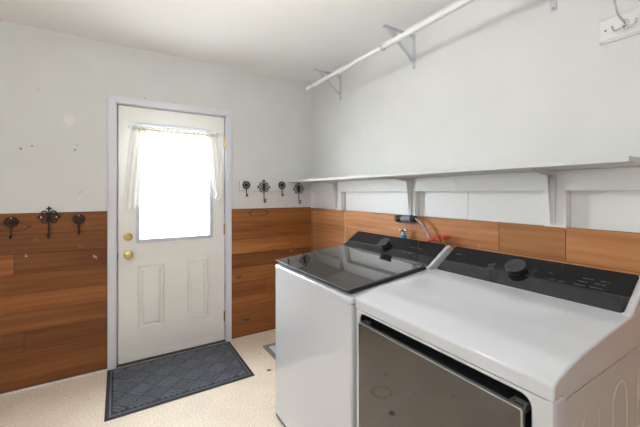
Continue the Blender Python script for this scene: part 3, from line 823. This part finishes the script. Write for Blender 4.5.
def scroll_hook():
    t = thing('scroll_wall_hook', '', 'wall hook', (0, 0, 0), 'ornate scrolled iron wall hooks')
    bm = newbm()
    y = -.006
    tube(bm, [(0, y, -.072), (0, y, .062)], .0040, 8); tube(bm, [(-.058, y, 0), (.058, y, 0)], .0038, 8)
    for (dx, dz) in ((1, 0), (-1, 0), (0, 1)):         # pointed finials with side leaves
        L0 = .050 if dx else .056
        tube(bm, [(dx * L0, y, dz * L0), (dx * (L0 + .008), y, dz * (L0 + .008)), (dx * (L0 + .020), y, dz * (L0 + .020))], [.004, .0075, .0012], 8)
        for s in (-1, 1):
            tube(bm, [(dx * L0, y, dz * L0), (dx * (L0 - .0) + s * abs(dz) * .012, y, dz * L0 + s * abs(dx) * .012 + dz * .004), (dx * (L0 + .006) + s * abs(dz) * .018, y, dz * (L0 + .006) + s * abs(dx) * .018)], [.004, .0035, .0015], 6)
    for sx in (-1, 1):
        for sz in (-1, 1):
            P = []
            for k in range(24):
                u = k / 23; a = math.radians(215 - 400 * u); r = .0200 - .0115 * u
                P.append((sx * (.0275 + r * math.cos(a)), y, sz * (.0255 + r * math.sin(a))))
            tube(bm, [(sx * .004, y, sz * .004)] + P, [.0040] * 24 + [.005], 8)
    lathe(bm, [(0, .0), (.010, 0), (.010, .008), (.005, .013), (0, .014)], frame_to((0, 0, 0), (0, -1, 0), (1, 0, 0)), 16)
    part('scrollwork', bm, IRON, t)
    bm = newbm()
    P = [(0, -.008, -.060), (0, -.008, -.090), (0, -.010, -.122)] + [(0, -.028 + .018 * math.cos(a), -.132 - .016 * math.sin(a)) for a in [math.radians(15 + 165 * k / 9) for k in range(10)]] + [(0, -.048, -.112)]
    tube(bm, P, [.005] * (len(P) - 1) + [.0065], 8); part('hook', bm, IRON, t)
    for s in (-1, 1):
        bm = newbm(); lathe(bm, [(.005, 0), (.004, .003), (0, .004)], frame_to((s * .043, -.010, 0), (0, -1, 0), (1, 0, 0)), 10); part('screw', bm, SCREW, t)
    return t
mh, sh = medallion_hook(), scroll_hook()
for i, (x, y, z, lab) in enumerate(((-0.615, YB - .008, 1.162, 'round black iron hook on the wood boards, left of the scrolled hook'),
                                 (-0.245, YB - .008, 1.167, 'round black iron hook on the wood boards, nearest the door casing'),
                                 (1.024, YB - .019, 1.436, 'round black iron hook on the white hook board, nearest the door'),
                                 (1.390, YB - .019, 1.438, 'round black iron hook on the white hook board, between two scrolled hooks'))):
    o = mh if i == 0 else copy_tree(mh)
    o.location = (x, y, z); o['label'] = lab
for i, (x, y, z, lab) in enumerate(((-0.416, YB - .008, 1.190, 'ornate scrolled black iron hook at the top of the wood boards left of the door'),
                                 (1.200, YB - .019, 1.418, 'ornate scrolled black iron hook between two round hooks on the white hook board'),
                                 (1.580, YB - .019, 1.400, 'ornate scrolled black iron hook in the corner under the shelf end'))):
    o = sh if i == 0 else copy_tree(sh)
    o.location = (x, y, z); o['label'] = lab

# ------------------------------------------------------------------ curtain on its rod
CZT = 1.886
cr = thing('curtain_rod', 'thin white curtain rod across the top of the door window', 'curtain rod', (0.42, DF, CZT))
bm = newbm(); tube(bm, [(0.078, DF - .004, CZT), (0.078, DF - .030, CZT), (0.086, DF - .034, CZT), (0.755, DF - .034, CZT), (0.763, DF - .030, CZT), (0.763, DF - .004, CZT)], .0045, 10); part('rod', bm, WHITEROD, cr)
for x in (0.078, 0.763):
    bm = newbm(); box(bm, x - .009, x + .009, DF - .005, DF - .0005, CZT - .016, CZT + .016, .002); box(bm, x - .006, x + .006, DF - .014, DF - .004, CZT - .010, CZT - .002, .001); part('bracket', bm, VENTGREY if x > .5 else WHITEROD, cr)
ct = thing('window_curtain', 'sheer white tied-back curtain with gathered header over the door window', 'curtain', (0.42, DF, 1.2))
def sheet(fn, nu, nv):
    b = newbm()
    g = [[b.verts.new(fn(i / nu, j / nv)) for i in range(nu + 1)] for j in range(nv + 1)]
    for j in range(nv):
        for i in range(nu): b.faces.new((g[j][i], g[j][i + 1], g[j + 1][i + 1], g[j + 1][i]))
    return b
def lerp(a, b, t): return a + (b - a) * t
YC = DF - .052
def left_fn(u, v):
    s = v ** 0.9
    x = lerp(lerp(0.088, 0.026, s), lerp(0.20, 0.150, s ** .6), u)
    z = lerp(CZT - .004, lerp(1.205, 1.262, u) + .008 * math.sin(u * 9), v)
    return (x + .004 * math.sin(v * 30 + 5) * (u > .95), YC - .004 + .005 * math.sin(u * 21 + v * 1.2) * (0.4 + .6 * v), z)
def right_fn(u, v):
    s = v ** 0.9
    pinch = 1 - .55 * math.exp(-((v - .93) / .07) ** 2)
    xa, xb = lerp(0.655, 0.715, s ** .8), lerp(0.757, 0.824, s)
    xm = (xa + xb) / 2
    x = xm + (lerp(xa, xb, u) - xm) * pinch
    z = lerp(CZT - .004, lerp(1.315, 1.262, u) + .008 * math.sin(u * 8), v)
    return (x, YC - .004 + .005 * math.sin(u * 19 + 1 + v * 1.4) * (0.4 + .6 * v), z)
for nm, fn in (('curtain_panel', left_fn), ('curtain_panel', right_fn)):
    part(nm, sheet(fn, 40, 40), SHEER, ct, smooth=80)
part('curtain_header', sheet(lambda u, v: (lerp(0.09, 0.752, u), YC - .002 + .008 * math.sin(u * 150 + 2 * math.sin(u * 31)) , CZT + .004 - v * (.042 + .006 * math.sin(u * 90))), 300, 4), SHEER, ct, smooth=80)
part('lace_edging', sheet(lambda u, v: (lerp(0.10, 0.742, u), YC - .013 + .006 * math.sin(u * 150 + 2 * math.sin(u * 31)), CZT - .014 - v * (.010 + .006 * math.sin(u * 70) ** 2)), 300, 2), LACE, ct, smooth=80)
b = newbm()
P = [(0.783 + .026 * math.cos(a), YC - .002 + .018 * math.sin(a), 1.312 + .006 * math.cos(a)) for a in [2 * math.pi * k / 20 for k in range(21)]]
tube(b, P, .006, 8, cap=False); part('tie_back', b, SHEER, ct)

# ------------------------------------------------------------------ door mat
MX0, MX1, MY0, MY1 = -0.070, 0.866, 2.318, 2.969
dm = thing('door_mat', 'dark grey ribbed door mat on the floor in front of the door', 'door mat', (0.4, 2.65, 0))
bm = newbm(); box(bm, MX0, MX1, MY0, MY1, 0.0005, 0.006, 0.003); part('rubber_base', bm, GREYRUBBER, dm)
bm = newbm()
IX0, IX1, IY0, IY1 = MX0 + .045, MX1 - .045, MY0 + .045, MY1 - .045
for a in ((MX0 + .022, MX1 - .022, MY0 + .022, MY0 + .032), (MX0 + .022, MX1 - .022, MY1 - .032, MY1 - .022), (MX0 + .022, MX0 + .032, MY0 + .032, MY1 - .032), (MX1 - .032, MX1 - .022, MY0 + .032, MY1 - .032)):
    box(bm, *a, 0.004, 0.0095, 0.001, 1)
def clipseg(p, q):
    t0, t1 = 0.0, 1.0; d = q - p
    for ax, lo, hi in ((0, IX0, IX1), (1, IY0, IY1)):
        if abs(d[ax]) < 1e-9:
            if p[ax] < lo or p[ax] > hi: return None
        else:
            a, b = (lo - p[ax]) / d[ax], (hi - p[ax]) / d[ax]
            if a > b: a, b = b, a
            t0, t1 = max(t0, a), min(t1, b)
    if t1 - t0 < .08: return None
    return p + d * t0, p + d * t1
sq, nr = 0.124, 5
ca, sa = math.cos(math.radians(45)), math.sin(math.radians(45))
U, V_ = Vector((ca, sa, 0)), Vector((-sa, ca, 0))
ctr = Vector(((IX0 + IX1) / 2, (IY0 + IY1) / 2, 0))
for i in range(-9, 9):
    for j in range(-9, 9):
        c = ctr + U * (i * sq) + V_ * (j * sq)
        A, B = (U, V_) if (i + j) % 2 == 0 else (V_, U)
        for k in range(nr):
            o_ = (k - (nr - 1) / 2) * sq / nr
            r_ = clipseg(c + B * o_ - A * (sq / 2 - .005), c + B * o_ + A * (sq / 2 - .005))
            if not r_: continue
            p, q = r_; wv = B * .0076; wt = B * .0058
            lo = [p - wv, q - wv, q + wv, p + wv]; hi = [p - wt, q - wt, q + wt, p + wt]
            vl = [bm.verts.new((v.x, v.y, .0055)) for v in lo]; vh = [bm.verts.new((v.x, v.y, .0135)) for v in hi]
            bm.faces.new(vh)
            for n in range(4): bm.faces.new((vl[n], vl[(n + 1) % 4], vh[(n + 1) % 4], vh[n]))
part('ribbed_pile', bm, MATPILE, dm, smooth=20)

# ------------------------------------------------------------------ grey-framed register beside the washer
fv = thing('floor_register', 'grey-framed pale register on the floor beside the washing machine', 'floor register', (1.25, 2.56, 0))
bm = newbm()
VX0, VX1, VY0, VY1 = 1.088, 1.42, 2.40, 2.724
for a in ((VX0, VX1, VY0, VY0 + .04), (VX0, VX1, VY1 - .04, VY1), (VX0, VX0 + .04, VY0 + .04, VY1 - .04), (VX1 - .04, VX1, VY0 + .04, VY1 - .04)): box(bm, *a, 0.0004, 0.006, 0.0015)
part('frame', bm, VENTGREY, fv)
bm = newbm(); box(bm, VX0 + .04, VX1 - .04, VY0 + .04, VY1 - .04, 0.0006, 0.004); part('panel', bm, WHITEROD, fv)

# ------------------------------------------------------------------ plumbing behind the machines
PXW = 1.690
pc = thing('hose_coupling', 'grey and black cylindrical hose coupling on the wood boards under the shelf bracket', 'coupling', (PXW, 1.61, 1.178))
bm = newbm(); tube(bm, [(PXW, 1.545, 1.186), (PXW, 1.628, 1.181)], .027, 20); part('body', bm, GREYPLASTIC, pc)
bm = newbm()
tube(bm, [(PXW, 1.630, 1.181), (PXW, 1.640, 1.180)], .022, 20); tube(bm, [(PXW, 1.640, 1.180), (PXW, 1.656, 1.179)], .027, 8); tube(bm, [(PXW, 1.656, 1.179), (PXW, 1.668, 1.178)], .019, 16); tube(bm, [(PXW, 1.668, 1.178), (PXW, 1.690, 1.177)], .025, 6)
part('end_nut', bm, BLACK, pc)
bm = newbm(); tube(bm, [(PXW, 1.546, 1.186), (PXW, 1.520, 1.187)], .021, 8); part('collar', bm, BLACK, pc)
bm = newbm(); box(bm, PXW + .015, XR, 1.575, 1.605, 1.17, 1.19); part('wall_clip', bm, BLACK, pc)
bm = newbm()
P = [(PXW, 1.520, 1.187), (PXW, 1.49, 1.178), (PXW, 1.46, 1.155), (PXW, 1.43, 1.115), (PXW, 1.405, 1.07), (PXW, 1.39, 1.02), (PXW, 1.385, 0.96), (PXW - .01, 1.38, 0.90), (PXW - .03, 1.37, 0.80)]
def smooth_path(P, n=6):
    P = [Vector(p) for p in P]; out = []
    for i in range(len(P) - 1):
        p0, p1, p2, p3 = P[max(i - 1, 0)], P[i], P[i + 1], P[min(i + 2, len(P) - 1)]
        for k in range(n):
            t = k / n
            out.append(.5 * ((2 * p1) + (p2 - p0) * t + (2 * p0 - 5 * p1 + 4 * p2 - p3) * t * t + (3 * p1 - p0 - 3 * p2 + p3) * t ** 3))
    out.append(P[-1]); return out
tube(bm, smooth_path(P), .0085, 10)
tag(part('braided_hose', bm, BRAID, base=P[0]), 'braided steel hose curving down from the grey coupling behind the washer', 'hose')

def valve(x, y, z, ztop, name, label, body, cap):
    t = thing(name, label, 'valve', (x, y, z))
    bm = newbm()
    lathe(bm, [(0, 0), (.014, 0), (.017, .01), (.017, .05), (.021, .055), (.021, .075), (.013, .085), (.012, .105), (.007, .11), (.007, ztop), (0, ztop)], Matrix.Translation((x, y, z)), 14)
    tube(bm, [(x, y, z + .035), (x + (XR - x) * .9, y, z + .035), (XR, y, z + .035)], [.013, .013, .020], 14)
    part('body', bm, body, t)
    return t
v1 = valve(1.690, 1.623, 0.985, .112, 'water_valve', 'chrome water valve with cross handle and blue collar behind the washer', CHROME, None)
bm = newbm(); lathe(bm, [(.0175, .040), (.023, .046), (.023, .078), (.0175, .086)], Matrix.Translation((1.690, 1.623, 0.985)), 14); part('collar', bm, BLUE, v1)
bm = newbm()
for d in ((0, 1), (1, 0)): tube(bm, [(1.690 - d[0] * .026, 1.623 - d[1] * .028, 1.102), (1.690 + d[0] * .026, 1.623 + d[1] * .028, 1.102)], [.007, .007], 8)
for d in ((0, 1), (0, -1), (1, 0), (-1, 0)): lathe(bm, [(0, -.008), (.008, -.005), (.0095, 0), (.008, .005), (0, .008)], Matrix.Translation((1.690 + d[0] * .026, 1.623 + d[1] * .028, 1.102)), 10)
part('cross_handle', bm, CHROME, v1)
v2 = valve(1.690, 1.283, 0.970, .120, 'water_valve', 'brass water valve with red wheel handle behind the gap between washer and dryer', OLDBRASS, None)
bm = newbm()
c2 = Vector((1.690, 1.283, 1.094))
tube(bm, [(c2.x + .023 * (1 + .12 * math.cos(6 * a)) * math.cos(a), c2.y + .023 * (1 + .12 * math.cos(6 * a)) * math.sin(a), c2.z) for a in [2 * math.pi * k / 36 for k in range(37)]], .0085, 8, cap=False)
for k in range(3):
    a = math.pi * k / 3; tube(bm, [(c2.x - .022 * math.cos(a), c2.y - .022 * math.sin(a), c2.z), (c2.x + .022 * math.cos(a), c2.y + .022 * math.sin(a), c2.z)], .0045, 6)
lathe(bm, [(0, -.008), (.010, -.008), (.010, .006), (0, .008)], Matrix.Translation(c2), 12)
part('wheel_handle', bm, RED, v2)
bm = newbm()
tube(bm, smooth_path([(1.671, 1.303, 1.055), (1.667, 1.311, 1.068), (1.664, 1.330, 1.076), (1.662, 1.358, 1.072), (1.660, 1.388, 1.056), (1.655, 1.415, 1.01), (1.65, 1.435, 0.93), (1.64, 1.435, 0.80)]), .011, 12)
wh = tag(part('water_hose', bm, RED, base=(1.671, 1.303, 1.055)), 'red rubber water hose arching from the brass valve down behind the washer', 'hose')
bm = newbm(); tube(bm, [(1.672, 1.302, 1.050), (1.668, 1.312, 1.066)], .0155, 6)
part('hose_fitting', bm, CHROME, wh)

# ------------------------------------------------------------------ ceiling lamp above the frame, and an added fill lamp
LPX, LPY, LPZ = 0.55, 1.28, 2.35
cl = thing('ceiling_light', 'frosted globe ceiling lamp above the washer, over the top of the picture', 'ceiling light', (LPX, LPY, ZC))
bm = newbm(); lathe(bm, [(0, ZC), (.07, ZC), (.065, ZC - .02), (.03, ZC - .028), (.03, LPZ + .07), (0, LPZ + .07)], Matrix.Translation((LPX, LPY, 0)), 32); part('base', bm, WHITEROD, cl)
bm = newbm(); lathe(bm, [(0, -.10)] + [(.10 * math.sin(math.pi * k / 12), -.10 * math.cos(math.pi * k / 12)) for k in range(1, 12)] + [(0, .10)], Matrix.Translation((LPX, LPY, LPZ)), 32); part('diffuser', bm, LAMPGLASS, cl)
LQX, LQY, LQZ = -0.95, 0.05, 2.30
fill_lamp = thing('ceiling_light', 'added wide fill lamp behind the camera, outside the picture', 'ceiling light', (LQX, LQY, ZC))  # unseen lamp added to fill the room with light
bm = newbm(); lathe(bm, [(0, ZC), (.09, ZC), (.085, ZC - .02), (.03, ZC - .028), (.03, LQZ + .13), (0, LQZ + .13)], Matrix.Translation((LQX, LQY, 0)), 32); part('base', bm, WHITEROD, fill_lamp)
bm = newbm(); lathe(bm, [(0, -.14)] + [(.14 * math.sin(math.pi * k / 14), -.14 * math.cos(math.pi * k / 14)) for k in range(1, 14)] + [(0, .14)], Matrix.Translation((LQX, LQY, LQZ)), 32); part('diffuser', bm, LAMPGLASS_FILL, fill_lamp)
